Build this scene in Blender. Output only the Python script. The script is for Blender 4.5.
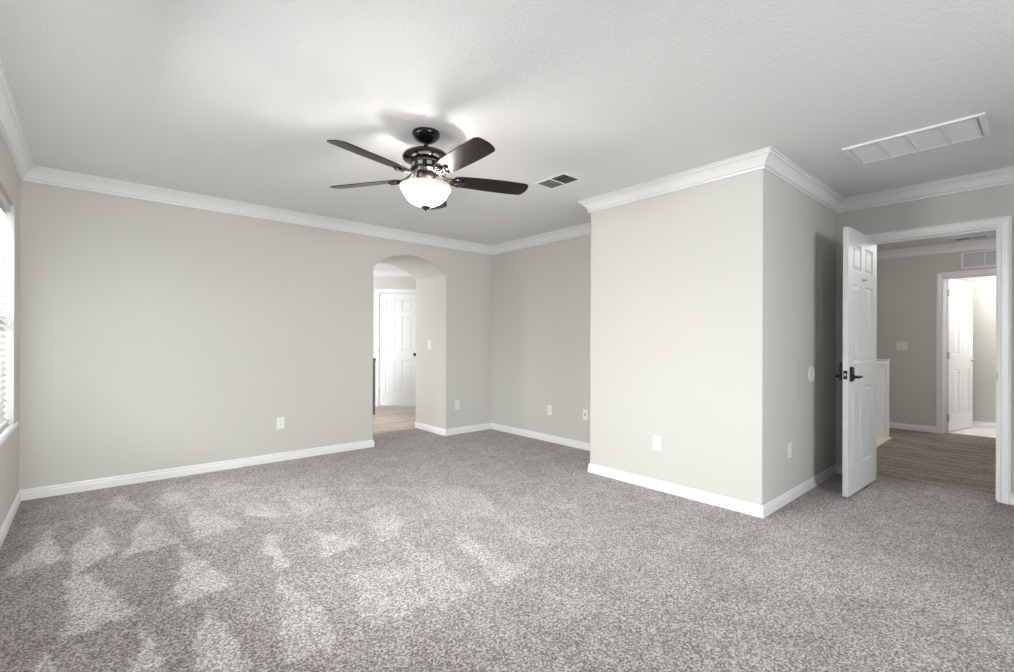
import bpy, bmesh, math
import numpy as np
from mathutils import Matrix, Vector

for o in list(bpy.data.objects): bpy.data.objects.remove(o)
S = bpy.context.scene
C = S.collection

# ------------------------------------------------------------ camera
F_PX, YAW, PITCH, ROLL, CAM_Z = 474.9, math.radians(48.74), math.radians(.066), math.radians(.197), 1.1715
cam = bpy.data.objects.new('camera', bpy.data.cameras.new('camera')); C.objects.link(cam)
cam.data.sensor_width = 36; cam.data.lens = F_PX / 1014 * 36
cam.data.shift_y = (341.1 - 336) / 1014
cam.data.clip_start = .02
_f = Vector((math.cos(YAW), math.sin(YAW), 0)); _r = Vector((math.sin(YAW), -math.cos(YAW), 0)); _z = Vector((0, 0, 1))
_fw = _f * math.cos(PITCH) + _z * math.sin(PITCH); _up = _z * math.cos(PITCH) - _f * math.sin(PITCH)
_rt = _r * math.cos(ROLL) + _up * math.sin(ROLL); _up2 = _up * math.cos(ROLL) - _r * math.sin(ROLL)
cam.matrix_world = Matrix(((_rt.x, _up2.x, -_fw.x, 0), (_rt.y, _up2.y, -_fw.y, 0), (_rt.z, _up2.z, -_fw.z, CAM_Z), (0, 0, 0, 1)))
S.camera = cam

# ------------------------------------------------------------ world, exposure, daylight at the windows, added fill lights
S.view_settings.view_transform = 'Standard'; S.view_settings.look = 'None'
S.view_settings.gamma = 1; S.view_settings.use_curve_mapping = False
S.view_settings.exposure = 1.60
W = bpy.data.worlds.new('world'); S.world = W; W.use_nodes = True
bg = W.node_tree.nodes['Background']; bg.inputs[0].default_value = (.92, .96, 1, 1); bg.inputs[1].default_value = .6
_nt = W.node_tree; _tc = _nt.nodes.new('ShaderNodeTexCoord'); _sp = _nt.nodes.new('ShaderNodeSeparateXYZ'); _cr = _nt.nodes.new('ShaderNodeValToRGB')
_nt.links.new(_tc.outputs['Generated'], _sp.inputs[0]); _nt.links.new(_sp.outputs[2], _cr.inputs[0]); _nt.links.new(_cr.outputs[0], bg.inputs[0])
_cr.color_ramp.elements[0].color = (.16, .17, .13, 1); _cr.color_ramp.elements[1].color = (.92, .96, 1, 1); _cr.color_ramp.elements[1].position = .03   # ground below the horizon, bright sky above
def area(name, loc, rot, sx, sy, power, col=(1, 1, 1)):
    l = bpy.data.lights.new(name, 'AREA'); l.shape = 'RECTANGLE'; l.size = sx; l.size_y = sy; l.energy = power; l.color = col
    o = bpy.data.objects.new(name, l); C.objects.link(o); o.location = loc; o.rotation_euler = rot; return o
def lamp(name, loc, power, col, r=.03):
    l = bpy.data.lights.new(name, 'POINT'); l.energy = power; l.color = col; l.shadow_soft_size = r
    o = bpy.data.objects.new(name, l); C.objects.link(o); o.location = loc; return o
DAY = (.965, .985, 1)
PI = math.pi
area('daylight_window', (-2.2, 4.2, 1.8), (0, -PI/2, 0), 1.6, 2.6, 215, DAY)
area('daylight_window', (-2.2, 1.6, 1.8), (0, -PI/2, 0), 1.6, 1.8, 34, DAY)
area('rear_fill', (1.3, -2.95, 1.35), (PI/2, 0, 0), 1.8, 1.4, 62, DAY)  # added fill light behind the camera, brightens the arch wall
lamp('vestibule_fill', (2.3, 6.7, 1.3), 6, (1, .97, .93), .1)  # added fill lamp without a fixture, lifts the vestibule ceiling
area('vestibule_side_fill', (.85, 7.2, 1.35), (0, -PI/2, 0), 1.4, 1.4, 20, DAY)  # added light through an unseen side opening, brightens the vestibule

# ------------------------------------------------------------ materials
def srgb(r, g, b):
    f = lambda c: (c/255/12.92) if c/255 <= .04045 else ((c/255+.055)/1.055)**2.4
    return (f(r), f(g), f(b), 1)
def mat(name, col, rough=.6, metal=0, bump=None, spec=.5, emit=None, estr=0, coat=0):
    m = bpy.data.materials.new(name); m.use_nodes = True; nt = m.node_tree; b = nt.nodes['Principled BSDF']
    b.inputs['Base Color'].default_value = col; b.inputs['Roughness'].default_value = rough
    b.inputs['Metallic'].default_value = metal; b.inputs['Specular IOR Level'].default_value = spec
    b.inputs['Coat Weight'].default_value = coat
    if emit: b.inputs['Emission Color'].default_value = emit; b.inputs['Emission Strength'].default_value = estr
    tc = nt.nodes.new('ShaderNodeTexCoord')
    if bump:
        sc, st, dist = bump
        n = nt.nodes.new('ShaderNodeTexNoise'); n.inputs['Scale'].default_value = sc; n.inputs['Detail'].default_value = 3
        bp = nt.nodes.new('ShaderNodeBump'); bp.inputs['Strength'].default_value = st; bp.inputs['Distance'].default_value = dist
        nt.links.new(tc.outputs['Object'], n.inputs['Vector']); nt.links.new(n.outputs[0], bp.inputs['Height'])
        nt.links.new(bp.outputs[0], b.inputs['Normal'])
    return m
M = {}
M['wall'] = mat('greige_paint', srgb(206, 204, 199), .75, bump=(120, .12, .002), spec=.25)
M['trim'] = mat('white_trim_paint', srgb(238, 238, 238), .35, bump=(60, .03, .001))
M['door'] = mat('white_door_paint', srgb(230, 231, 233), .5, bump=(40, .03, .001))
M['plastic'] = mat('white_plastic', srgb(240, 240, 236), .35, bump=(50, .01, .001))
M['slot'] = mat('dark_slot', srgb(120, 118, 112), .6, bump=(50, .02, .001))
M['black'] = mat('black_gloss_metal', srgb(14, 13, 15), .18, .0, bump=(30, .02, .001), spec=.4, coat=.15)
M['bronze'] = mat('dark_bronze_metal', srgb(58, 54, 54), .3, .9, bump=(30, .03, .001))
M['silver'] = mat('satin_nickel', srgb(190, 188, 184), .3, 1, bump=(30, .02, .001))
M['vent'] = mat('white_vent_metal', srgb(232, 232, 234), .45, bump=(30, .02, .001))
M['filter'] = mat('grey_filter', srgb(205, 205, 210), .9, bump=(200, .4, .003))
M['duct'] = mat('dark_duct', srgb(45, 45, 46), .8, bump=(30, .05, .001))
M['slat'] = mat('white_blind_slat', srgb(212, 212, 210), .45, bump=(80, .03, .001))
M['beige'] = mat('beige_stringer', srgb(225, 214, 192), .55, bump=(20, .1, .002))
M['tile'] = mat('white_tile', srgb(235, 235, 235), .3, bump=(6, .05, .002))
M['grey'] = mat('grey_green_paint', srgb(110, 112, 108), .6, bump=(40, .05, .001))
M['bowl'] = mat('frosted_lit_glass', srgb(255, 244, 220), .3, emit=(1, .95, .88, 1), estr=32, bump=(25, .05, .001))
M['lining'] = mat('frosted_glass_inside', srgb(245, 240, 230), .5, bump=(25, .05, .001))
M['rim'] = mat('cream_glass_rim', srgb(222, 208, 172), .35, emit=(1, .88, .66, 1), estr=.08, bump=(25, .05, .001))
M['lampglass'] = mat('lit_opal_glass', srgb(255, 250, 240), .4, emit=(1, .95, .86, 1), estr=1.5, bump=(25, .02, .001))

def ceiling_mat():
    m = mat('knockdown_ceiling', srgb(232, 232, 233), .85, spec=.2); nt = m.node_tree; b = nt.nodes['Principled BSDF']
    tc = nt.nodes.new('ShaderNodeTexCoord'); n = nt.nodes.new('ShaderNodeTexNoise'); n.inputs['Scale'].default_value = 42; n.inputs['Detail'].default_value = 4; n.inputs['Roughness'].default_value = .6
    v = nt.nodes.new('ShaderNodeTexVoronoi'); v.inputs['Scale'].default_value = 60
    mx = nt.nodes.new('ShaderNodeMath'); mx.operation = 'ADD'
    bp = nt.nodes.new('ShaderNodeBump'); bp.inputs['Strength'].default_value = .34; bp.inputs['Distance'].default_value = .005
    L = nt.links.new; L(tc.outputs['Object'], n.inputs['Vector']); L(tc.outputs['Object'], v.inputs['Vector'])
    L(n.outputs[0], mx.inputs[0]); L(v.outputs['Distance'], mx.inputs[1]); L(mx.outputs[0], bp.inputs['Height']); L(bp.outputs[0], b.inputs['Normal'])
    return m
M['ceiling'] = ceiling_mat()

def carpet_mat():
    m = bpy.data.materials.new('cut_pile_carpet'); m.use_nodes = True; nt = m.node_tree; L = nt.links.new
    b = nt.nodes['Principled BSDF']; b.inputs['Roughness'].default_value = .95; b.inputs['Specular IOR Level'].default_value = .1
    tc = nt.nodes.new('ShaderNodeTexCoord'); at = nt.nodes.new('ShaderNodeAttribute'); at.attribute_name = 'pile'
    sep = nt.nodes.new('ShaderNodeSeparateColor'); L(at.outputs['Color'], sep.inputs[0])
    n1 = nt.nodes.new('ShaderNodeTexNoise'); n1.inputs['Scale'].default_value = 105; n1.inputs['Detail'].default_value = 3; n1.inputs['Roughness'].default_value = .85
    n2 = nt.nodes.new('ShaderNodeTexNoise'); n2.inputs['Scale'].default_value = 4.5; n2.inputs['Detail'].default_value = 6; n2.inputs['Roughness'].default_value = .7
    v = nt.nodes.new('ShaderNodeTexVoronoi'); v.inputs['Scale'].default_value = 150; v.inputs['Randomness'].default_value = 1
    for q in (n1, n2, v): L(tc.outputs['Object'], q.inputs['Vector'])
    def mth(op, a, c, cl=False):
        q = nt.nodes.new('ShaderNodeMath'); q.operation = op; q.use_clamp = cl
        for i, s in ((0, a), (1, c)):
            if isinstance(s, (int, float)): q.inputs[i].default_value = s
            else: L(s, q.inputs[i])
        return q.outputs[0]
    vs = nt.nodes.new('ShaderNodeSeparateColor'); L(v.outputs['Color'], vs.inputs[0]); cell = vs.outputs[0]
    sp = mth('ADD', mth('MULTIPLY', mth('SUBTRACT', n1.outputs[0], .5), 2.6), mth('MULTIPLY', cell, 1.0), True)
    pile = mth('ADD', sep.outputs[0], mth('MULTIPLY', mth('SUBTRACT', n2.outputs[0], .5), .62), True)
    tuft = mth('ADD', mth('MULTIPLY', sp, .52), mth('MULTIPLY', pile, .48))
    cr = nt.nodes.new('ShaderNodeValToRGB'); L(tuft, cr.inputs[0]); e = cr.color_ramp.elements
    e[0].position = .02; e[0].color = srgb(84, 76, 73); e[1].position = .95; e[1].color = srgb(246, 246, 250)
    k = e.new(.45); k.color = srgb(160, 152, 149)
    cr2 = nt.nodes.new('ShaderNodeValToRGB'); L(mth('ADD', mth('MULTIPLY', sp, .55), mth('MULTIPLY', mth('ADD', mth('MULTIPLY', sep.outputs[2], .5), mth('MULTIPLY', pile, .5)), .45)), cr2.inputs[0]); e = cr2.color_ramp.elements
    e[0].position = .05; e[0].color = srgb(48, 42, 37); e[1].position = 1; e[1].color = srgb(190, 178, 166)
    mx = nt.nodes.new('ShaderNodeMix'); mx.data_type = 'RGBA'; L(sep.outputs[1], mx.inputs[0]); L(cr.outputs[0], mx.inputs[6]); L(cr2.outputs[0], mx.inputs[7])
    L(mx.outputs[2], b.inputs['Base Color'])
    bp = nt.nodes.new('ShaderNodeBump'); bp.inputs['Strength'].default_value = .5; bp.inputs['Distance'].default_value = .008
    L(mth('ADD', n1.outputs[0], mth('MULTIPLY', v.outputs['Distance'], .5)), bp.inputs['Height']); L(bp.outputs[0], b.inputs['Normal'])
    return m
M['carpet'] = carpet_mat()

def wood_blade_mat():
    m = mat('dark_walnut_blade', srgb(50, 40, 38), .3, spec=.2, coat=.16); nt = m.node_tree; L = nt.links.new; b = nt.nodes['Principled BSDF']
    tc = nt.nodes.new('ShaderNodeTexCoord'); mp = nt.nodes.new('ShaderNodeMapping'); mp.inputs['Scale'].default_value = (2, 40, 40)
    n = nt.nodes.new('ShaderNodeTexNoise'); n.inputs['Scale'].default_value = 3; n.inputs['Detail'].default_value = 5
    cr = nt.nodes.new('ShaderNodeValToRGB'); cr.color_ramp.elements[0].color = srgb(12, 9, 9); cr.color_ramp.elements[1].color = srgb(30, 23, 22)
    L(tc.outputs['Object'], mp.inputs[0]); L(mp.outputs[0], n.inputs['Vector']); L(n.outputs[0], cr.inputs[0]); L(cr.outputs[0], b.inputs['Base Color'])
    return m
M['blade'] = wood_blade_mat()
def glass_mat():
    m = bpy.data.materials.new('window_glass'); m.use_nodes = True; nt = m.node_tree; nt.nodes.clear(); L = nt.links.new
    o = nt.nodes.new('ShaderNodeOutputMaterial'); t = nt.nodes.new('ShaderNodeBsdfTransparent'); g = nt.nodes.new('ShaderNodeBsdfGlossy'); g.inputs['Roughness'].default_value = .02
    fr = nt.nodes.new('ShaderNodeFresnel'); fr.inputs[0].default_value = 1.45; mx = nt.nodes.new('ShaderNodeMixShader')
    t.inputs[0].default_value = (.97, .985, .98, 1)
    L(fr.outputs[0], mx.inputs[0]); L(t.outputs[0], mx.inputs[1]); L(g.outputs[0], mx.inputs[2]); L(mx.outputs[0], o.inputs[0]); return m
M['glass'] = glass_mat()

# ------------------------------------------------------------ mesh helpers
I4 = Matrix.Identity(4)
def vbox(bm, x0, x1, y0, y1, z0, z1, m=I4):
    vs = [bm.verts.new(m @ Vector(p)) for p in ((x0,y0,z0),(x1,y0,z0),(x1,y1,z0),(x0,y1,z0),(x0,y0,z1),(x1,y0,z1),(x1,y1,z1),(x0,y1,z1))]
    for f in ((0,3,2,1),(4,5,6,7),(0,1,5,4),(1,2,6,5),(2,3,7,6),(3,0,4,7)): bm.faces.new([vs[i] for i in f])
def lathe(bm, prof, n=40, m=I4):
    rings = []
    for r, z in prof:
        rings.append([bm.verts.new(m @ Vector((r*math.cos(2*PI*i/n), r*math.sin(2*PI*i/n), z))) for i in range(n)] if r > 1e-6 else [bm.verts.new(m @ Vector((0, 0, z)))])
    for a, b in zip(rings, rings[1:]):
        for i in range(n):
            j = (i+1) % n
            if len(a) == 1 and len(b) == 1: continue
            if len(a) == 1: bm.faces.new((a[0], b[j], b[i]))
            elif len(b) == 1: bm.faces.new((a[i], a[j], b[0]))
            else: bm.faces.new((a[i], a[j], b[j], b[i]))
    for ring, rev in ((rings[0], True), (rings[-1], False)):
        if len(ring) > 2 and prof[0] != prof[-1]:
            bm.faces.new(ring[::-1] if rev else ring)
def prism(bm, poly, z0, z1, m=I4):   # polygon in local XY extruded in local Z
    a = [bm.verts.new(m @ Vector((x, y, z0))) for x, y in poly]; b = [bm.verts.new(m @ Vector((x, y, z1))) for x, y in poly]
    bm.faces.new(a[::-1]); bm.faces.new(b)
    for i in range(len(poly)): j = (i+1) % len(poly); bm.faces.new((a[i], a[j], b[j], b[i]))
def tube(bm, pts, r, n=10, m=I4):
    rings = []; pts = [Vector(p) for p in pts]
    for i, p in enumerate(pts):
        d = (pts[min(i+1, len(pts)-1)] - pts[max(i-1, 0)]).normalized(); s = d.cross(Vector((0, 0, 1)))
        if s.length < .01: s = d.cross(Vector((1, 0, 0)))
        s.normalize(); t = d.cross(s); rr = r[i] if isinstance(r, (list, tuple)) else r
        rings.append([bm.verts.new(m @ (p + s*rr*math.cos(2*PI*k/n) + t*rr*math.sin(2*PI*k/n))) for k in range(n)])
    for a, b in zip(rings, rings[1:]):
        for i in range(n): j = (i+1) % n; bm.faces.new((a[i], a[j], b[j], b[i]))
    bm.faces.new(rings[0][::-1]); bm.faces.new(rings[-1])
def obj(name, bm, m, parent=None, smooth=False, bevel=0, seg=2, loc=None, mw=None):
    bmesh.ops.recalc_face_normals(bm, faces=bm.faces)
    me = bpy.data.meshes.new(name); bm.to_mesh(me); bm.free(); me.materials.append(m)
    o = bpy.data.objects.new(name, me); C.objects.link(o)
    if smooth:
        for p in me.polygons: p.use_smooth = True
        try: me.set_sharp_from_angle(angle=math.radians(40))
        except Exception: pass
    if bevel:
        b = o.modifiers.new('bevel', 'BEVEL'); b.width = bevel; b.segments = seg; b.limit_method = 'ANGLE'; b.angle_limit = math.radians(40); b.harden_normals = False
    if parent: o.parent = parent
    if loc: o.location = loc
    if mw: o.matrix_local = mw
    return o
def B(*boxes, m=I4):
    bm = bmesh.new()
    for b in boxes: vbox(bm, *b, m)
    return bm
def struct(o): o['kind'] = 'structure'; return o
def empty(name, mw=I4, loc=None):
    o = bpy.data.objects.new(name, None); C.objects.link(o); o.empty_display_size = .1
    o.matrix_world = mw
    if loc: o.location = loc
    return o
def thing(name, label, cat, mw=I4, loc=None, group=None):
    o = empty(name, mw, loc); o['label'] = label; o['category'] = cat
    if group: o['group'] = group
    return o
def frame(ox, oy, oz, dx, dy):       # local X = (dx,dy), local Y = X turned +90 deg, local Z up
    l = math.hypot(dx, dy); dx /= l; dy /= l
    return Matrix(((dx, -dy, 0, ox), (dy, dx, 0, oy), (0, 0, 1, oz), (0, 0, 0, 1)))

# ------------------------------------------------------------ room dimensions (metres)
H = 2.44
XW, XB, XD, XF = -.387, 4.055, 3.3835, 5.045     # window wall, recess wall, bump-out front, doorway wall
YA, YA2, YE, YL, YR = 4.94, 5.667, 1.262, 2.723, -2.6
XH, XH2 = 8.30, 9.32                              # hall far wall, far bathroom wall
T = .12

# floor: one carpet through room, hall and vestibule; brushed pile direction and painted light gradient stored as an attribute
TRI = [[(0.18,4.71),(0.08,4.32),(0.27,4.12)],[(0.48,4.7),(0.35,4.12),(0.59,4.12)],[(0.79,4.6),(0.66,4.15),(0.99,4.16)],[(-0.17,4.11),(-0.33,3.38),(-0.12,3.47)],[(0.04,4.03),(-0.08,3.58),(-0.07,3.23),(0.11,3.39)],[(0.27,3.99),(0.14,3.31),(0.4,3.33)],[(0.53,4.01),(0.46,3.33),(0.74,3.36)],[(0.83,3.92),(0.81,3.54),(0.94,3.32)],[(-0.07,3.23),(-0.01,3.18),(0.16,2.59),(-0.08,2.55)],[(0.4,3.33),(0.52,2.57),(0.26,2.51),(0.36,3.05)],[(0.78,3.36),(0.74,2.92),(0.59,2.55),(0.77,2.59),(0.84,3.0)],[(0.4,2.48),(0.33,2.3),(0.29,1.98),(0.45,1.84),(0.41,2.26)],[(0.19,2.45),(0.1,2.15),(0.2,2.06)],[(-0.1,2.5),(-0.15,2.36),(-0.08,2.3)],[(0.71,2.52),(0.52,1.82),(0.72,1.78),(0.77,2.19)],[(0.98,2.35),(0.86,1.83),(1.14,1.79),(1.26,2.23),(1.11,2.28)],[(1.37,2.54),(1.15,1.76),(1.38,1.76),(1.42,2.14)],[(1.69,2.51),(1.47,1.73),(1.71,1.76)],[(2.03,2.49),(1.92,2.06),(1.97,1.86),(2.06,1.95)],[(1.42,3.16),(1.27,2.57),(1.41,2.51),(1.63,3.06)],[(1.74,3.52),(1.58,2.81),(1.88,2.62),(1.92,2.06),(2.34,3.0)],[(0.89,3.87),(0.89,3.4),(1.0,3.34)],[(1.04,3.06),(0.95,2.59),(1.2,2.63)],[(1.14,4.03),(1.04,3.27),(1.3,3.34),(1.41,3.8)],[(3.52,1.21),(3.77,1.07),(3.25,0.86),(2.75,0.86),(2.64,0.99),(3.31,1.25)],[(4.19,1.13),(4.78,0.91),(4.07,0.81),(3.88,0.97)],[(3.08,0.57),(2.94,0.09),(2.65,0.09),(2.88,0.36)],[(3.27,0.85),(2.88,0.36),(2.54,0.69),(2.61,0.98)]]
def make_floor():
    st = .02
    xs = np.arange(-.56, 8.441, st); ys = np.arange(-2.8, 8.9, st)
    X, Y = np.meshgrid(xs, ys, indexing='ij'); nx, ny = X.shape
    co = np.stack([X, Y, np.zeros_like(X)], -1).reshape(-1, 3).astype(np.float32)
    i = np.arange(nx-1)[:, None]*ny + np.arange(ny-1)[None, :]
    q = np.stack([i, i+ny, i+ny+1, i+1], -1).reshape(-1, 4).astype(np.int32)
    me = bpy.data.meshes.new('floor'); me.vertices.add(len(co)); me.vertices.foreach_set('co', co.ravel())
    me.loops.add(q.size); me.loops.foreach_set('vertex_index', q.ravel())
    me.polygons.add(len(q)); me.polygons.foreach_set('loop_start', np.arange(0, q.size, 4, dtype=np.int32)); me.update(calc_edges=True)
    rng = np.random.default_rng(4)
    def wob(fx, fy, ph): return np.sin(X*fx + Y*fy + ph)
    wx = X + .012*wob(23, 9, 1) + .008*wob(-41, 37, 2); wy = Y + .012*wob(8, -27, .5) + .008*wob(53, 31, 4)
    R = np.full(X.shape, .20)
    cent = np.clip((X + .55*Y - 1.6)/1.6, 0, 1); R += .24*cent      # base lightens towards the middle as painted room light; marks fade out there
    for ti, t in enumerate(TRI):
        wt = .65 if ti in (14, 15, 16) or ti >= 24 else 1
        c = np.mean(t, 0); t = sorted(t, key=lambda p: math.atan2(p[1]-c[1], p[0]-c[0])); d = np.full(X.shape, 9.)
        for a, b in zip(t, t[1:]+t[:1]):
            l = math.hypot(b[0]-a[0], b[1]-a[1]); d = np.minimum(d, ((b[0]-a[0])*(wy-a[1]) - (b[1]-a[1])*(wx-a[0]))/l)
        R += wt*.42*np.clip(d/.02 + .5, 0, 1)*(1-.72*cent)
    # darker, browner streaked tone from the doorway into the hall and beyond the arch
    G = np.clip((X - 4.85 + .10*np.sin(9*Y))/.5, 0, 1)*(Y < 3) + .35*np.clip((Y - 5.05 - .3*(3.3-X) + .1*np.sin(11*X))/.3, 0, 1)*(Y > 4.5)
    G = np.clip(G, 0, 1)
    s1 = np.zeros_like(X); hall = Y < 3.5
    for k in range(46):
        f = rng.uniform(5, 60); ph = rng.uniform(0, 6.28); g = rng.uniform(-1.6, 1.6); lo = rng.uniform(2, 9); p2 = rng.uniform(0, 6.28)
        u = np.where(hall, X, Y); w = np.where(hall, Y, X)
        s1 += np.sin(u*f + g*w*2 + ph)*np.sin(w*lo + p2)
    Bc = np.clip(.5 + s1/14, 0, 1)
    col = np.stack([np.clip(R, 0, 1), G, Bc, np.ones_like(X)], -1).reshape(-1, 4).astype(np.float32)
    a = me.attributes.new('pile', 'FLOAT_COLOR', 'POINT'); a.data.foreach_set('color', col.ravel())
    me.materials.append(M['carpet'])
    o = bpy.data.objects.new('floor', me); C.objects.link(o); struct(o)
make_floor()
struct(obj('floor_bathroom', B((8.44, 9.45, -.9, 2.85, -.02, 0)), M['tile']))
def plank_mat():
    m = mat('light_wood_planks', srgb(205, 190, 170), .45, spec=.3); nt = m.node_tree; b = nt.nodes['Principled BSDF']; L = nt.links.new
    tc = nt.nodes.new('ShaderNodeTexCoord'); mp = nt.nodes.new('ShaderNodeMapping'); mp.inputs['Scale'].default_value = (1.2, 16, 1)
    n = nt.nodes.new('ShaderNodeTexNoise'); n.inputs['Scale'].default_value = 1.6; n.inputs['Detail'].default_value = 6; n.inputs['Roughness'].default_value = .6
    br = nt.nodes.new('ShaderNodeTexBrick'); br.inputs['Scale'].default_value = 1; br.inputs['Brick Width'].default_value = 1.2; br.inputs['Row Height'].default_value = .18; br.inputs['Mortar Size'].default_value = .003
    br.inputs['Color1'].default_value = srgb(232, 225, 216); br.inputs['Color2'].default_value = srgb(206, 196, 187); br.inputs['Mortar'].default_value = srgb(120, 106, 94)
    cr = nt.nodes.new('ShaderNodeValToRGB'); e = cr.color_ramp.elements; e[0].position = .3; e[0].color = srgb(190, 178, 168); e[1].position = .62; e[1].color = srgb(252, 248, 242)
    mx = nt.nodes.new('ShaderNodeMix'); mx.data_type = 'RGBA'; mx.blend_type = 'MULTIPLY'; mx.inputs[0].default_value = 1
    L(tc.outputs['Object'], mp.inputs[0]); L(mp.outputs[0], n.inputs['Vector']); L(n.outputs[0], cr.inputs[0]); L(tc.outputs['Object'], br.inputs['Vector'])
    L(br.outputs['Color'], mx.inputs[6]); L(cr.outputs[0], mx.inputs[7]); L(mx.outputs[2], b.inputs['Base Color'])
    return m
struct(obj('floor_vestibule', B((1.3, 5.9, YA2-.06, 8.6, -.01, .004)), plank_mat()))
struct(obj('ceiling', B((-.56, 9.45, -2.8, 8.9, H, H+.1)), M['ceiling']))

# walls
def wall_with_openings(name, m, length, t, ops, h=H, bevel=0):
    """local X along the wall, Y thickness, ops = [(x0,x1,z0,z1)] sorted"""
    bm = bmesh.new(); x = 0
    for x0, x1, z0, z1 in ops:
        vbox(bm, x, x0, 0, t, 0, h, m)
        if z0 > 0: vbox(bm, x0, x1, 0, t, 0, z0, m)
        if z1 < h: vbox(bm, x0, x1, 0, t, z1, h, m)
        x = x1
    vbox(bm, x, length, 0, t, 0, h, m)
    bmesh.ops.remove_doubles(bm, verts=bm.verts, dist=1e-5)
    seen = {}
    for f in list(bm.faces):
        k = tuple(sorted(v.index for v in f.verts)); 
    bm.verts.index_update(); dd = []
    for f in bm.faces:
        k = tuple(sorted(v.index for v in f.verts))
        if k in seen: dd += [f, seen[k]]
        seen[k] = f
    if dd: bmesh.ops.delete(bm, geom=list(set(dd)), context='FACES_ONLY')
    return struct(obj(name, bm, M['wall'], bevel=bevel))
WZ0, WZ1 = .59, 2.075
WIN = [(1.50, 3.10), (3.30, 4.60)]          # y ranges of the two window openings
wall_with_openings('wall_window', frame(XW, YR-.15, 0, 0, 1), YA-YR+.15, .15,
                   [(a-(YR-.15), b-(YR-.15), WZ0, WZ1) for a, b in WIN])
wall_with_openings('wall_rear', frame(XF+T, YR, 0, -1, 0), XF+T-XW, .15, [(XF+T-2.2, XF+T-.4, .6, 2.05)])
# wall with the deep arched passage
def arch_wall():
    ax0, ax1, zs, za = 2.36, 3.325, 2.0, 2.178
    half = (ax1-ax0)/2; rise = za-zs; Rr = (half*half+rise*rise)/(2*rise); cx = (ax0+ax1)/2; cz = za-Rr; th = math.asin(half/Rr)
    N = 28; arc = [(cx + Rr*math.sin(-th+2*th*i/N), cz + Rr*math.cos(-th+2*th*i/N)) for i in range(N+1)]
    poly = [(XW-.15, 0), (ax0, 0)] + arc + [(ax1, 0), (6.0, 0), (6.0, H), (XW-.15, H)]
    m = Matrix(((1, 0, 0, 0), (0, 0, -1, YA), (0, 1, 0, 0), (0, 0, 0, 1)))
    bm = bmesh.new(); prism(bm, poly, -(YA2-YA), 0, m)
    return struct(obj('wall_arch', bm, M['wall'], bevel=.007, seg=3))
arch_wall()
struct(obj('wall_recess', B((XB, XB+T, YL, YA, 0, H)), M['wall']))
struct(obj('wall_bumpout', B((XD, XF+T, YE, YL, 0, H)), M['wall'], bevel=.009, seg=3))
DY0, DY1, DH = 1.0, .247, 2.032               # doorway 1 (finished opening)
wall_with_openings('wall_doorway', frame(XF, YE, 0, 0, -1), YE-YR, T, [(YE-DY0-.02, YE-DY1+.02, 0, DH+.02)])
wall_with_openings('wall_hall', frame(XH, 2.85, 0, 0, -1), 3.75, T, [(2.85-.893-.02, 2.85-.133+.02, 0, 2.015+.02)])
struct(obj('wall_hall_south', B((XF+T, 9.44, -.9-T, -.9, 0, H)), M['wall']))
struct(obj('wall_hall_north', B((XF+T, 9.44, 2.85, 2.97, 0, H)), M['wall']))
struct(obj('wall_bathroom', B((XH2, XH2+T, -.9, 2.85, 0, H)), M['wall']))
struct(obj('wall_bathroom_side', B((XH+T, XH2, 1.05, 1.17, 0, H)), M['wall']))
# vestibule behind the arch
D3 = frame(3.904, 7.934, 0, .509, -.424)       # diagonal wall, x along it
wall_with_openings('wall_diagonal', D3 @ Matrix.Translation((-.85, 0, 0)), 3.55, T, [(.83, .85+.71+.02, 0, 2.05)])
wall_with_openings('wall_vestibule_west', frame(1.3, YA2, 0, 0, 1), 8.9-YA2, T, [(.8, 2.2, .6, 2.05)])
struct(obj('wall_vestibule_north', B((1.3, 3.6, 8.49, 8.61, 0, H)), M['wall']))
struct(obj('wall_vestibule_east', B((5.9, 6.0, YA2, 6.4, 0, H)), M['wall']))

# ------------------------------------------------------------ crown mouldings and baseboards
CROWN = [(0, -.105), (.015, -.105), (.017, -.095), (.007, -.092), (.007, -.088), (.022, -.085), (.026, -.076), (.016, -.073), (.030, -.056), (.044, -.041), (.058, -.030), (.051, -.026), (.066, -.023), (.070, -.013), (.062, -.010), (.077, -.008), (.077, 0), (0, 0)]
CROWN = [(d, H+z) for d, z in CROWN]
BASE = [(0, 0), (.012, 0), (.012, .050), (.009, .055), (.006, .060), (.0085, .064), (.0085, .069), (.004, .077), (0, .080)]
def sweep(prof, pts, mat_, base, closed=False):
    """interior lies left of the path; each run is a mesh of its own, mitred at corners"""
    P = [Vector((x, y)) for x, y in pts]; n = len(P); segs = n if closed else n-1
    nrm = []
    for i in range(segs):
        d = (P[(i+1) % n]-P[i]).normalized(); nrm.append(Vector((-d.y, d.x)))
    def mit(i):      # direction at vertex i such that offset d gives P + mit*d
        a = nrm[(i-1) % segs] if (closed or i > 0) else nrm[0]
        b = nrm[i % segs] if (closed or i < n-1) else nrm[segs-1]
        s = a+b; return s / (1 + a.dot(b))
    for i in range(segs):
        bm = bmesh.new(); j = (i+1) % n
        ma, mb = mit(i), mit(j if closed else i+1)
        A = [bm.verts.new((*(P[i]+ma*d), z)) for d, z in prof]; Bv = [bm.verts.new((*(P[j]+mb*d), z)) for d, z in prof]
        for k in range(len(prof)):
            l = (k+1) % len(prof); bm.faces.new((A[k], Bv[k], Bv[l], A[l]))
        bm.faces.new(A[::-1]); bm.faces.new(Bv)
        global NT
        if base: nm = 'baseboard_' + base[i]
        else: NT += 1; nm = 'trim_%d' % NT
        struct(obj(nm, bm, mat_))
NT = 0
sweep(CROWN, [(XW, YR), (XF, YR), (XF, YE), (XD, YE), (XD, YL), (XB, YL), (XB, YA), (XW, YA)], M['trim'], None, True)
sweep(CROWN, [(XH, -.9), (XH, 2.85)], M['trim'], None)
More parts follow.
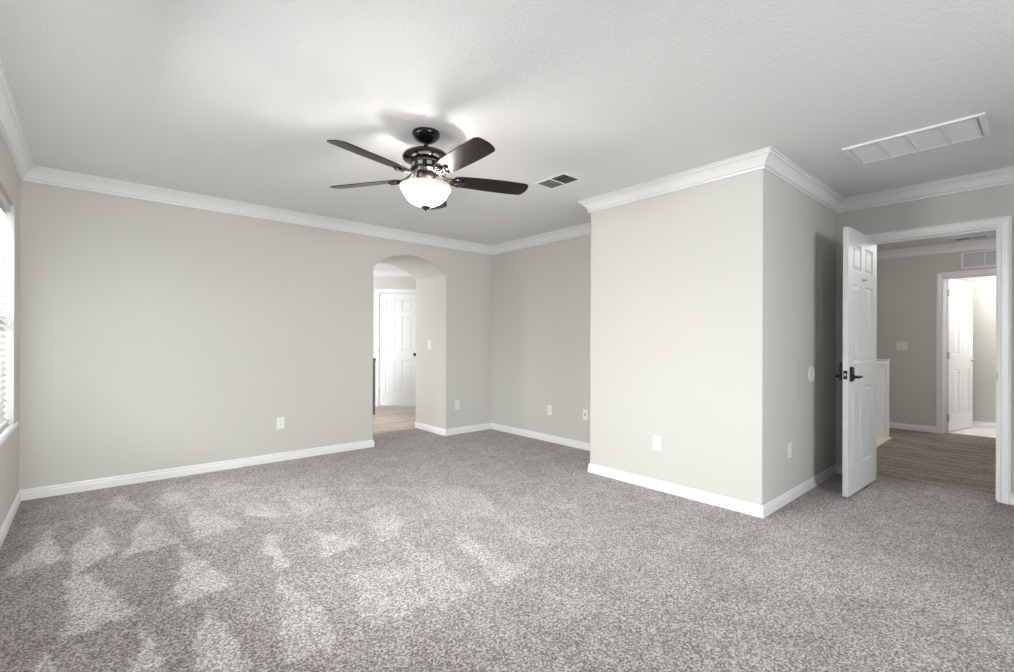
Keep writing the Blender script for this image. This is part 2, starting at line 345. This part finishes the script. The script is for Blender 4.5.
d3 = lambda x, y=0: tuple((D3 @ Vector((x, y, 0)))[:2])
sweep(CROWN, [d3(2.0), d3(-.72)], M['trim'], None)
sweep(BASE, [(XW, YA), (XW, YR), (XF, YR), (XF, DY1-.069)], M['trim'], ['window', 'rear', 'doorway_south'])
sweep(BASE, [(XF, DY0+.069), (XF, YE), (XD, YE), (XD, YL), (XB, YL), (XB, YA), (3.325, YA), (3.325, YA2)], M['trim'],
      ['doorway', 'bumpout_side', 'bumpout', 'bumpout_return', 'recess', 'arch_east', 'passage_east'])
sweep(BASE, [(2.36, YA2), (2.36, YA), (XW, YA)], M['trim'], ['passage_west', 'arch'])
sweep(BASE, [(XH, .96), (XH, 2.85)], M['trim'], ['hall'])
sweep(BASE, [(XH2, -.9), (XH2, 1.05)], M['trim'], ['bathroom'])
sweep(BASE, [d3(-.07), d3(-.72)], M['trim'], ['diagonal'])

# ------------------------------------------------------------ doors
def door_frame(parent, w, h, t, cw=.066, sides=(True, True), strike=False):
    """local: opening x 0..w, wall y 0..t"""
    bm = bmesh.new()
    vbox(bm, -.02, 0, -.002, t+.002, 0, h); vbox(bm, w, w+.02, -.002, t+.002, 0, h); vbox(bm, -.02, w+.02, -.002, t+.002, h, h+.02)
    vbox(bm, 0, .011, .045, .08, 0, h); vbox(bm, w-.011, w, .045, .08, 0, h); vbox(bm, .011, w-.011, .045, .08, h-.011, h)
    obj('jamb', bm, M['trim'], parent)
    prof = [(0, 0), (0, .009), (.012, .013), (.016, .010), (.040, .015), (.052, .017), (.058, .014), (cw, .014), (cw, 0)]
    for s, on in zip((0, 1), sides):
        if not on: continue
        bm = bmesh.new(); rings = []
        for k, (cx, cz, ox, oz) in enumerate(((-.004, 0, -1, 0), (-.004, h+.004, -1, 1), (w+.004, h+.004, 1, 1), (w+.004, 0, 1, 0))):
            ring = []
            for u, d in prof:
                y = -d if s == 0 else t+d
                ring.append(bm.verts.new((cx+ox*u, y, cz+oz*u)))
            rings.append(ring)
        for a, b in zip(rings, rings[1:]):
            for i in range(len(prof)): j = (i+1) % len(prof); bm.faces.new((a[i], a[j], b[j], b[i]))
        bm.faces.new(rings[0]); bm.faces.new(rings[-1][::-1])
        obj('casing', bm, M['trim'], parent)
    if strike: obj('strike_plate', B((w-.003, w+.001, .012, .036, .895, .955)), M['black'], parent)

def door_leaf(parent, w, mw, h=2.03, t=.035):
    """six-panel slab: local x 0 (hinge) .. w, y 0..t, z 0..h"""
    bm = bmesh.new(); st, ce = .112*w/.71, .10*w/.71; pw = (w-2*st-ce)/2
    cols = [(st, st+pw), (st+pw+ce, w-st)]; rows = [(.215, .815), (1.005, 1.605), (1.715, 1.915)]
    q = .009; vbox(bm, .002, w-.002, q, t-q, .002, h-.002)
    for a, b in ((0, st), (st+pw, st+pw+ce), (w-st, w)): vbox(bm, a, b, 0, t, 0, h)
    zs = [0] + [z for r in rows for z in r] + [h]
    for k in range(0, 8, 2):
        for a, b in cols: vbox(bm, a, b, 0, t, zs[k], zs[k+1])
    for a, b in cols:
        for z0, z1 in rows:
            for s in (0, 1):
                Yf = lambda d: d if s == 0 else t-d
                def ring(off, d): return [bm.verts.new(p) for p in ((a+off, Yf(d), z0+off), (b-off, Yf(d), z0+off), (b-off, Yf(d), z1-off), (a+off, Yf(d), z1-off))]
                R = [ring(0, 0), ring(.008, .0075), ring(.016, .0085), ring(.034, .002)]
                for A, Bq in zip(R, R[1:]):
                    for i in range(4): j = (i+1) % 4; bm.faces.new((A[i], A[j], Bq[j], Bq[i]) if s == 0 else (A[j], A[i], Bq[i], Bq[j]))
                bm.faces.new(R[-1] if s == 0 else R[-1][::-1])
    me = bpy.data.meshes.new('door_leaf'); bm.to_mesh(me); bm.free(); me.materials.append(M['door'])
    o = bpy.data.objects.new('door_leaf', me); C.objects.link(o); o.parent = parent; o.matrix_local = mw
    return o
def hinges(leaf, y, zs=(.18, 1.0, 1.82)):
    for z in zs:
        bm = bmesh.new(); tube(bm, [(-.006, y, z-.045), (-.006, y, z+.045)], .007, 10); vbox(bm, -.004, .0005, min(y, .0175), max(y, .0175), z-.042, z+.042)
        obj('hinge', bm, M['silver'], leaf, smooth=True)

# door 1: open leaf of the doorway
d1 = struct(empty('door_1', frame(XF, DY0, 0, 0, -1)))
door_frame(d1, DY0-DY1, DH, T, strike=True)
inv = d1.matrix_world.inverted()
LW = .750
leafm = frame(5.020, .962, .014, -.749, .027) @ Matrix.Translation((0, -.035, 0))
leaf = door_leaf(d1, LW, inv @ leafm)
hinges(leaf, -.004)
zl = .918
near, far = .035, 0           # near face is local y = t
def backplate(leaf, y, sgn, z0, z1, xw, bx, m, name, dep=.018):
    bm = bmesh.new(); prof = []
    vbox(bm, bx-xw/2, bx+xw/2, min(y, y+sgn*.012), max(y, y+sgn*.012), z0, z1)
    vbox(bm, bx-xw/2+.006, bx+xw/2-.006, min(y, y+sgn*dep), max(y, y+sgn*dep), z0+.006, z1-.006)
    return obj(name, bm, m, leaf, bevel=.003)
def lever(leaf, y, sgn, z, bx, m, direction=-1, length=.095):
    bm = bmesh.new()
    tube(bm, [(bx, y+sgn*.010, z), (bx, y+sgn*.016, z), (bx, y+sgn*.030, z), (bx, y+sgn*.058, z)], [.026, .022, .011, .011], 14)
    tube(bm, [(bx-direction*.012, y+sgn*.052, z), (bx+direction*.02, y+sgn*.056, z+.003), (bx+direction*.06, y+sgn*.055, z+.001), (bx+direction*length, y+sgn*.048, z-.004)], [.010, .0095, .008, .006], 12)
    return obj('lever_handle', bm, m, leaf, smooth=True)
bx = LW-.062
bp1 = backplate(leaf, .035, 1, zl-.055, zl+.060, .060, bx, M['black'], 'handle_plate')
lever(leaf, .035, 1, zl-.018, bx, M['black'], -1)
backplate(leaf, 0, -1, zl-.055, zl+.095, .064, bx, M['black'], 'keypad_plate', .034)
lever(leaf, 0, -1, zl-.018, bx, M['black'], -1)
lp = obj('latch_plate', B((LW, LW+.0025, .005, .030, zl-.035, zl+.03)), M['black'], leaf, bevel=.001)
obj('latch_bolt', B((LW+.002, LW+.012, .010, .025, zl-.012, zl+.008)), M['silver'], lp, bevel=.002)
bm = bmesh.new(); lathe(bm, [(0, 0), (.014, 0), (.014, .004), (.006, .008), (.006, .016), (.009, .020), (0, .022)], 20, Matrix.Translation((LW/2, .035, 1.66)) @ Matrix.Rotation(-PI/2, 4, 'X'))
obj('coat_hook', bm, M['silver'], leaf, smooth=True)

# door 2: bathroom door across the hall, standing open
d2 = struct(empty('door_2', frame(XH, .893, 0, 0, -1)))
door_frame(d2, .76, 2.015, T)
inv = d2.matrix_world.inverted()
leaf = door_leaf(d2, .75, inv @ (frame(8.445, .860, .012, .965, -.225)), 2.0)
hinges(leaf, -.004)
lever(leaf, 0, -1, .93, .685, M['silver'], -1); lever(leaf, .035, 1, .93, .685, M['silver'], -1)

# door 3: closed door in the diagonal wall
dd = struct(empty('door_3', D3))
door_frame(dd, .71, 2.04, T, sides=(True, False))
leaf = door_leaf(dd, .704, Matrix.Translation((.003, .008, .014)), 2.02)
hinges(leaf, -.006, (.25, 1.0, 1.80))
bm = bmesh.new(); lathe(bm, [(0, 0), (.028, 0), (.028, .006), (.012, .010), (.012, .03), (.024, .038), (.028, .05), (.024, .062), (0, .067)], 24, Matrix.Translation((.640, 0, .92)) @ Matrix.Rotation(PI/2, 4, 'X'))
obj('door_knob', bm, M['bronze'], leaf, smooth=True)

# ------------------------------------------------------------ windows
def window(n, y0, y1, xg=-.52, stool=True):
    w = struct(empty('window_%d' % n, loc=(XW-.15, (y0+y1)/2, WZ0)))
    def P(o): o.location = (-(XW-.15), -(y0+y1)/2, -WZ0); return o
    a, b, zm = y0, y1, 1.32
    P(obj('window_frame', B((xg-.03, xg+.03, a, a+.05, WZ0, WZ1), (xg-.03, xg+.03, b-.05, b, WZ0, WZ1), (xg-.03, xg+.03, a+.05, b-.05, WZ0, WZ0+.05), (xg-.03, xg+.03, a+.05, b-.05, WZ1-.05, WZ1), (xg-.03, xg+.035, a+.05, b-.05, zm-.03, zm+.03)), M['trim'], w))
    P(obj('window_pane', B((xg-.003, xg+.003, a+.05, b-.05, WZ0+.05, zm-.03)), M['glass'], w))
    P(obj('window_pane', B((xg-.003, xg+.003, a+.05, b-.05, zm+.03, WZ1-.05)), M['glass'], w))
    P(obj('window_sill', B((XW-.12, XW+.012, a, b, WZ0, WZ0+.018), (XW, XW+.014, a-.12, b+.12, WZ0-.012, WZ0+.018)), M['trim'], w, bevel=.004))
window(1, *WIN[1]); window(2, *WIN[0])
w = struct(empty('window_3', loc=(1.3, YR-.1, .6)))  # unseen window, added as the opening for the rear fill light
o = obj('window_frame', B((.4, .45, YR-.11, YR-.05, .6, 2.05), (2.15, 2.2, YR-.11, YR-.05, .6, 2.05), (.45, 2.15, YR-.11, YR-.05, .6, .65), (.45, 2.15, YR-.11, YR-.05, 2.0, 2.05), (1.27, 1.33, YR-.11, YR-.05, .65, 2.0)), M['trim'], w); o.location = (-1.3, -(YR-.1), -.6)
for x0, x1 in ((.45, 1.27), (1.33, 2.15)):
    o = obj('window_pane', B((x0, x1, YR-.083, YR-.077, .65, 2.0)), M['glass'], w); o.location = (-1.3, -(YR-.1), -.6)

def blind(y0, y1, z0, z1, xc=-.437, label=''):
    t = thing('window_blind', label, 'blind', loc=(xc, (y0+y1)/2, z0))
    def P(o): o.location = (-xc, -(y0+y1)/2, -z0); return o
    L = y0+.008; R = y1-.022
    P(obj('head_rail', B((xc-.026, xc+.030, L, R, z1-.05, z1-.003)), M['slat'], t, bevel=.003))
    bm = bmesh.new(); z = z0+.055; tilt = math.radians(52)
    while z < z1-.06:
        for k in range(4):        # crowned slat in 4 strips
            u0, u1 = -.025+.0125*k, -.0125+.0125*k
            f = lambda u: (xc + u*math.cos(tilt), z - u*math.sin(tilt) + .004*(1-(u/.025)**2))
            (xa, za), (xb, zb) = f(u0), f(u1)
            v = [bm.verts.new(p) for p in ((xa, L, za), (xb, L, zb), (xb, R, zb), (xa, R, za), (xa, L, za-.0028), (xb, L, zb-.0028), (xb, R, zb-.0028), (xa, R, za-.0028))]
            for q in ((0, 1, 2, 3), (7, 6, 5, 4), (0, 4, 5, 1), (2, 6, 7, 3), (1, 5, 6, 2), (3, 7, 4, 0)): bm.faces.new([v[i] for i in q])
        z += .042
    P(obj('slats', bm, M['slat'], t))
    P(obj('bottom_rail', B((xc-.024, xc+.028, L, R, z0+.012, z0+.034)), M['slat'], t, bevel=.003))
    for yy in (L+.12, (L+R)/2, R-.12):
        bm = bmesh.new()
        for xx in (xc-.027, xc+.029): tube(bm, [(xx, yy, z0+.03), (xx, yy, z1-.05)], .0012, 6)
        P(obj('ladder_cord', bm, M['slat'], t))
    bm = bmesh.new(); tube(bm, [(xc+.036, R-.05, z1-.03), (xc+.036, R-.05, 1.29)], .0015, 6); c = P(obj('pull_cord', bm, M['slat'], t))
    bm = bmesh.new(); lathe(bm, [(0, 0), (.007, .004), (.006, .02), (.003, .028), (0, .03)], 12, Matrix.Translation((xc+.036, R-.05, 1.262))); obj('tassel', bm, M['slat'], c, smooth=True)
    bm = bmesh.new(); lathe(bm, [(0, 0), (.007, .004), (.006, .02), (.003, .028), (0, .03)], 12, Matrix.Translation((xc+.036, R-.05, 1.80))); obj('tassel', bm, M['slat'], c, smooth=True)
blind(3.30, 4.60, WZ0+.018, WZ1, label='white horizontal slat blind inside the window at the left edge of the photo')

# ------------------------------------------------------------ ceiling fan
FX, FY, FZ = 1.531, 2.499, H
PT = [(-.0, 1, 1)]
fan = thing('ceiling_fan', 'black five blade ceiling fan with a lit glass bowl light', 'ceiling fan', loc=(FX, FY, FZ))
bm = bmesh.new(); lathe(bm, [(0, 0), (.083, 0), (.085, -.012), (.081, -.024), (.069, -.040), (.050, -.053), (.032, -.060), (.018, -.064), (0, -.064)]); obj('canopy', bm, M['black'], fan, smooth=True)
bm = bmesh.new(); lathe(bm, [(0, -.060), (.013, -.060), (.013, -.12), (0, -.12)], 20); obj('downrod', bm, M['black'], fan, smooth=True)
bm = bmesh.new(); lathe(bm, [(0, -.108), (.030, -.108), (.055, -.111), (.100, -.120), (.130, -.134), (.141, -.150), (.139, -.163), (.128, -.172), (.105, -.178), (.090, -.180), (0, -.180)], 48); hs = obj('motor_housing', bm, M['black'], fan, smooth=True)
bm = bmesh.new(); lathe(bm, [(0, -.178), (.094, -.178), (.094, -.186), (.086, -.192), (.086, -.222), (.094, -.228), (.094, -.238), (.080, -.246), (0, -.246)], 48); obj('motor_band', bm, M['bronze'], fan, smooth=True)
for k in range(10):
    bm = bmesh.new(); a = 2*PI*k/10; m = Matrix.Rotation(a, 4, 'Z'); vbox(bm, .084, .089, -.014, .014, -.218, -.196, m)
    obj('vent_scroll', bm, M['silver'], fan, bevel=.002)
bm = bmesh.new(); lathe(bm, [(0, -.245), (.058, -.245), (.058, -.270), (.050, -.280), (.044, -.296), (.040, -.302), (0, -.302)], 40); obj('light_kit_neck', bm, M['bronze'], fan, smooth=True)
ZB = 2.165-H
for k in range(5):
    a = math.radians(50+72*k)
    mB = Matrix.Translation((0, 0, ZB)) @ Matrix.Rotation(a, 4, 'Z')
    pitch = Matrix.Rotation(math.radians(-13), 4, 'X')
    # outline of the blade seen from above
    top = [(.175, .050), (.21, .058), (.30, .065), (.42, .071), (.54, .073), (.615, .071), (.632, .066), (.645, .050), (.656, .022)]
    bot = [(.659, -.012), (.656, -.038), (.648, -.056), (.625, -.066), (.50, -.071), (.38, -.069), (.27, -.062), (.21, -.055), (.175, -.045), (.165, 0)]
    bm = bmesh.new(); prism(bm, (top+bot)[::-1], -.003, .003, pitch)
    blade = obj('blade', bm, M['blade'], fan, bevel=.0015, mw=mB)
    # blade iron: twin curled arms under the blade
    bm = bmesh.new()
    tube(bm, [(.085, 0, .035), (.105, .0, .020), (.13, .010, .002), (.16, .026, -.008), (.195, .030, -.010), (.215, .018, -.010), (.222, 0, -.010)], [.009, .010, .008, .008, .008, .007, .006], 8, I4)
    tube(bm, [(.105, .0, .020), (.13, -.010, .002), (.16, -.026, -.008), (.195, -.030, -.010), (.215, -.018, -.010), (.222, 0, -.010)], [.010, .008, .008, .008, .007, .006], 8, I4)
    tube(bm, [(.105, 0, .020), (.14, 0, -.006), (.19, 0, -.012), (.24, 0, -.010)], [.008, .007, .009, .012], 8, I4)
    for sx, sy in ((.200, .030), (.200, -.030), (.24, 0)):
        lathe(bm, [(0, -.012), (.014, -.012), (.017, -.007), (.017, .0), (0, .0)], 14, Matrix.Translation((sx, sy, -.003)))
    obj('blade_iron', bm, M['bronze'], fan, smooth=True, mw=mB @ Matrix.Rotation(math.radians(-13), 4, 'X'))
# bowl: open-topped thick glass shell
outer = [(.150, -.330), (.147, -.336), (.141, -.345), (.136, -.360), (.128, -.380), (.113, -.402), (.090, -.422), (.060, -.438), (.030, -.447), (.0, -.450)]
inner = [(0, -.444), (.028, -.441), (.058, -.432), (.087, -.416), (.109, -.397), (.123, -.377), (.130, -.358), (.134, -.343), (.143, -.331)]
bm = bmesh.new(); lathe(bm, outer, 56); [bm.faces.remove(f) for f in list(bm.faces) if len(f.verts) > 4]; bowl = obj('glass_bowl', bm, M['bowl'], fan, smooth=True)
bm = bmesh.new(); lathe(bm, [(.150, -.3305)]+[(r_, z_) for r_, z_ in inner[::-1]], 56); [bm.faces.remove(f) for f in list(bm.faces) if len(f.verts) > 4]; obj('bowl_lining', bm, M['lining'], bowl, smooth=True)
bm = bmesh.new(); lathe(bm, [(.143, -.328), (.150, -.324), (.157, -.328), (.157, -.336), (.150, -.346), (.143, -.342), (.143, -.328)], 56); obj('bowl_rim', bm, M['rim'], bowl, smooth=True)
bm = bmesh.new(); tube(bm, [(0, 0, -.300), (0, 0, -.455)], .005, 8); obj('centre_rod', bm, M['bronze'], fan)
bm = bmesh.new(); lathe(bm, [(0, -.446), (.028, -.446), (.030, -.451), (.022, -.459), (.010, -.466), (.006, -.472), (.0, -.476)], 24); obj('finial', bm, M['black'], fan, smooth=True)
for k in range(2):
    a = math.radians(100+180*k); p = (.062*math.cos(a), .062*math.sin(a))
    bm = bmesh.new(); tube(bm, [(p[0]*.5, p[1]*.5, -.305), (p[0], p[1], -.345)], .012, 10); obj('lamp_holder', bm, M['plastic'], fan)
    l = lamp('fan_bulb', (FX+p[0], FY+p[1], FZ-.312), 1.5, (1, .96, .90), .012)

# ------------------------------------------------------------ grilles and registers
g = thing('return_air_grille', 'wide white four panel return air grille on ceiling before the doorway', 'air vent', loc=(3.89, .56, H))
gx, gy = .208, .330; zt = 0
bm = B((-gx, gx, -gy, -gy+.028, -.014, zt), (-gx, gx, gy-.028, gy, -.014, zt), (-gx, -gx+.028, -gy+.028, gy-.028, -.014, zt), (gx-.028, gx, -gy+.028, gy-.028, -.014, zt))
obj('grille_frame', bm, M['vent'], g, bevel=.003)
yb = [-gy+.028 + (2*gy-.056)*k/4 for k in range(5)]
for k in (1, 2, 3): obj('divider_bar', B((-gx+.028, gx-.028, yb[k]-.008, yb[k]+.008, -.012, -.001)), M['vent'], g, bevel=.002)
for k in range(4):
    bm = bmesh.new(); n = 22
    for q in range(n):
        x = -gx+.03+(2*gx-.06)*(q+.5)/n; vbox(bm, -.0012, .0012, yb[k]+.008, yb[k+1]-.008, -.006, .004, Matrix.Translation((x, 0, -.006)) @ Matrix.Rotation(math.radians(38), 4, 'Y'))
    obj('louver_panel', bm, M['vent'], g)
obj('filter_backing', B((-gx+.02, gx-.02, -gy+.02, gy-.02, -.0025, -.0005)), M['filter'], g)

def register(name, label, cx, cy, cz, sx, sy, m=I4, z=H):
    g = thing(name, label, 'air vent', loc=(cx, cy, cz), group='small ceiling air registers')
    b = .018
    obj('register_frame', B((-sx, sx, -sy, -sy+b, -.007, 0), (-sx, sx, sy-b, sy, -.007, 0), (-sx, -sx+b, -sy+b, sy-b, -.007, 0), (sx-b, sx, -sy+b, sy-b, -.007, 0)), M['vent'], g, bevel=.002)
    obj('divider_bar', B((-sx+b, sx-b, -.005, .005, -.007, -.002)), M['vent'], g)
    obj('duct_opening', B((-sx+b, sx-b, -sy+b, sy-b, -.0012, -.0004)), M['duct'], g)
    bm = bmesh.new()
    for q in range(3):
        x = -sx+b+.012+(2*sx-2*b-.02)*(q+.5)/3; vbox(bm, -.0012, .012, -sy+b, -.005, -.0008, .0004, Matrix.Translation((x-.01, 0, -.006)) @ Matrix.Rotation(math.radians(-25), 4, 'Y'))
    obj('louver', bm, M['vent'], g)
    bm = bmesh.new(); n = 9
    for q in range(n):
        y = .008+(sy-b-.01)*(q+.3)/n; vbox(bm, -sx+b, sx-b, -.0008, .0065, -.0006, .0004, Matrix.Translation((0, y, -.006)) @ Matrix.Rotation(math.radians(30), 4, 'X'))
    obj('louver', bm, M['vent'], g)
    return g
register('ceiling_register', 'small ceiling air register with dark slots near the fan blades', 2.768, 2.555, H, .107, .163)
register('ceiling_register', 'small register in the hall ceiling seen through the open doorway', 7.96, .62, H, .10, .15)
g = thing('wall_return_grille', 'white panelled air grille on hall wall above the far bathroom door', 'air vent', frame(XH, .732, 2.113, 0, -1))
L = .80; zt = .205
obj('grille_frame', B((0, L, -.016, 0, 0, .022), (0, L, -.016, 0, zt-.014, zt), (0, .028, -.016, 0, .022, zt-.014), (L-.028, L, -.016, 0, .022, zt-.014)), M['vent'], g, bevel=.003)
for k in range(4):
    x0, x1 = .028+(L-.056)*k/4, .028+(L-.056)*(k+1)/4
    if k: obj('divider_bar', B((x0-.008, x0+.008, -.014, 0, .022, zt-.014)), M['vent'], g)
    bm = bmesh.new()
    for q in range(13): vbox(bm, x0+(.008 if k else 0), x1-(.008 if k < 3 else 0), -.005, .003, -.0008, .0008, Matrix.Translation((0, -.006, .028+.0128*q)) @ Matrix.Rotation(math.radians(40), 4, 'X'))
    obj('louver_panel', bm, M['vent'], g)
obj('filter_backing', B((.02, L-.02, -.0018, -.0004, .02, zt-.01)), M['filter'], g)

# ------------------------------------------------------------ outlets, switches and small fittings
def outlet(label, m, style='duplex'):
    o = thing('power_outlet' if style == 'duplex' else 'data_outlet', label, 'outlet', m, group='wall outlets low on the room walls')
    obj('cover_plate', B((-.035, .035, -.0055, 0, -.057, .057)), M['plastic'], o, bevel=.0025)
    if style == 'duplex':
        for s in (-1, 1):
            bm = bmesh.new(); poly = [(.0165*math.cos(a)*1.0, max(-.0125, min(.0125, .0165*math.sin(a)))) for a in [2*PI*i/24 for i in range(24)]]
            prism(bm, poly, 0, .003, Matrix(((1, 0, 0, 0), (0, 0, -1, -.0050), (0, 1, 0, s*.0195), (0, 0, 0, 1))))
            so = obj('socket', bm, M['plastic'], o)
            obj('socket_slots', B((-.0085, -.006, -.0084, -.0078, s*.0195-.001, s*.0195+.009), (.006, .0085, -.0084, -.0078, s*.0195-.001, s*.0195+.009), (-.0025, .0025, -.0084, -.0078, s*.0195-.009, s*.0195-.004)), M['slot'], so)
    else:
        bm = bmesh.new(); lathe(bm, [(0, 0), (.009, 0), (.009, .003), (.005, .005), (.005, .012), (0, .012)], 16, Matrix.Translation((0, -.005, 0)) @ Matrix.Rotation(PI/2, 4, 'X')); obj('cable_jack', bm, M['slot'], o, smooth=True)
    return o
outlet('white duplex outlet low on the long wall left of the archway', frame(1.396, YA, .370, 1, 0))
outlet('white outlet on the short wall between archway and recess corner', frame(3.495, YA, .373, 1, 0))
outlet('white outlet in the recess nearer the inside corner', frame(XB, 3.857, .371, 0, -1))
outlet('white outlet with one jack in the recess beside the projecting wall', frame(XB, 3.32, .380, 0, -1), 'jack')
outlet('white duplex outlet centred low on the bright projecting wall', frame(XD, 2.046, .372, 0, -1))
outlet('white outlet on the shaded side of the projecting wall', frame(3.891, YE, .377, 1, 0))

def switch(label, m, gangs):
    o = thing('light_switch', label, 'switch', m, group='wall light switches'); w = .035+.023*(gangs-1)
    obj('cover_plate', B((-w, w, -.0055, 0, -.057, .057)), M['plastic'], o, bevel=.0025)
    for k in range(gangs):
        x = (k-(gangs-1)/2)*.046
        obj('switch_surround', B((x-.018, x+.018, -.0062, -.005, -.035, .035)), M['slot'], o)
        obj('rocker', B((x-.016, x+.016, -.0085, -.006, -.033, .033), m=Matrix.Rotation(math.radians(2), 4, 'X')), M['plastic'], o, bevel=.001)
switch('white two rocker switch plate on the hall wall beyond the doorway', frame(XH, 1.313, 1.131, 0, -1), 2)
switch('white single switch plate inside the archway passage', frame(3.325, 5.318, 1.125, 0, -1), 1)

bm = bmesh.new(); lathe(bm, [(0, 0), (.064, 0), (.064, .004), (.058, .009), (.050, .006), (0, .005)], 40, Matrix.Translation((0, 0, 0)) @ Matrix.Rotation(PI/2, 4, 'X'))
o = obj('wall_bumper', bm, M['plastic'], smooth=True, loc=(4.369, YE, .919)); o['label'] = 'round white bumper disc on shaded wall behind the open door'; o['category'] = 'wall bumper'
bm = bmesh.new(); lathe(bm, [(0, 0), (.011, 0), (.011, .006), (.005, .009), (.005, .030), (.009, .032), (.009, .040), (0, .042)], 16, Matrix.Rotation(PI/2, 4, 'X'))
o = obj('door_stop', bm, M['plastic'], smooth=True, loc=(4.316, YE-.0135, .045)); o['label'] = 'small white door stop screwed to the baseboard near the open door'; o['category'] = 'door stop'

# ------------------------------------------------------------ stair guard in the hall, grey low wall beyond the arch
g = thing('stair_guard', 'white half wall with cap rail along the hall stairs behind open door', 'stair guard', loc=(6.5, 1.34, 0))
def P(o): o.location = (-6.5, -1.34, 0); return o
P(obj('guard_panel', B((XF+T+.01, 7.37, 1.335, 1.43, 0, .915)), M['trim'], g))
bm = bmesh.new()
vbox(bm, XF+T+.01, 7.36, 1.300, 1.455, .915, .945); vbox(bm, XF+T+.01, 7.35, 1.318, 1.345, .865, .915)
P(obj('cap_rail', bm, M['trim'], g, bevel=.005))
P(obj('newel_post', B((7.37, 7.48, 1.305, 1.43, 0, .955), (7.36, 7.49, 1.297, 1.44, .955, .968)), M['trim'], g, bevel=.004))
P(obj('base_strip', B((XF+T+.01, 7.40, 1.262, 1.345, 0, .015)), M['beige'], g, bevel=.003))
g = thing('low_wall', 'dark grey low wall end seen at the left edge of the archway', 'half wall', loc=(3.3, 7.12, 0))
obj('wall_panel', B((-.70, .11, -.06, .06, 0, .86)), M['grey'], g); obj('wall_cap', B((-.70, .12, -.07, .07, .86, .90)), M['grey'], g, bevel=.004)

# ------------------------------------------------------------ unseen lamps added to light the rooms beyond
def flush(label, x, y, power, col=(1, .95, .88)):
    t = thing('unseen_ceiling_light', label, 'ceiling light', loc=(x, y, H), group='unseen flush ceiling lights beyond the room')
    bm = bmesh.new(); lathe(bm, [(0, 0), (.13, 0), (.13, -.02), (.12, -.025), (0, -.025)], 36); obj('lamp_base', bm, M['silver'], t, smooth=True)
    bm = bmesh.new(); lathe(bm, [(.118, -.024), (.115, -.05), (.09, -.075), (.05, -.088), (0, -.09), ], 36); obj('lamp_glass', bm, M['lampglass'], t, smooth=True)
    lamp('unseen_ceiling_bulb', (x, y, H-.24), power, col, .09)
flush('unseen round flush ceiling light added to light the hall', 6.3, .2, 9.5, (1, .99, .97))
flush('unseen round flush ceiling light added to light the bathroom beyond the far door', 8.87, -.1, 12, (1, .98, .95))
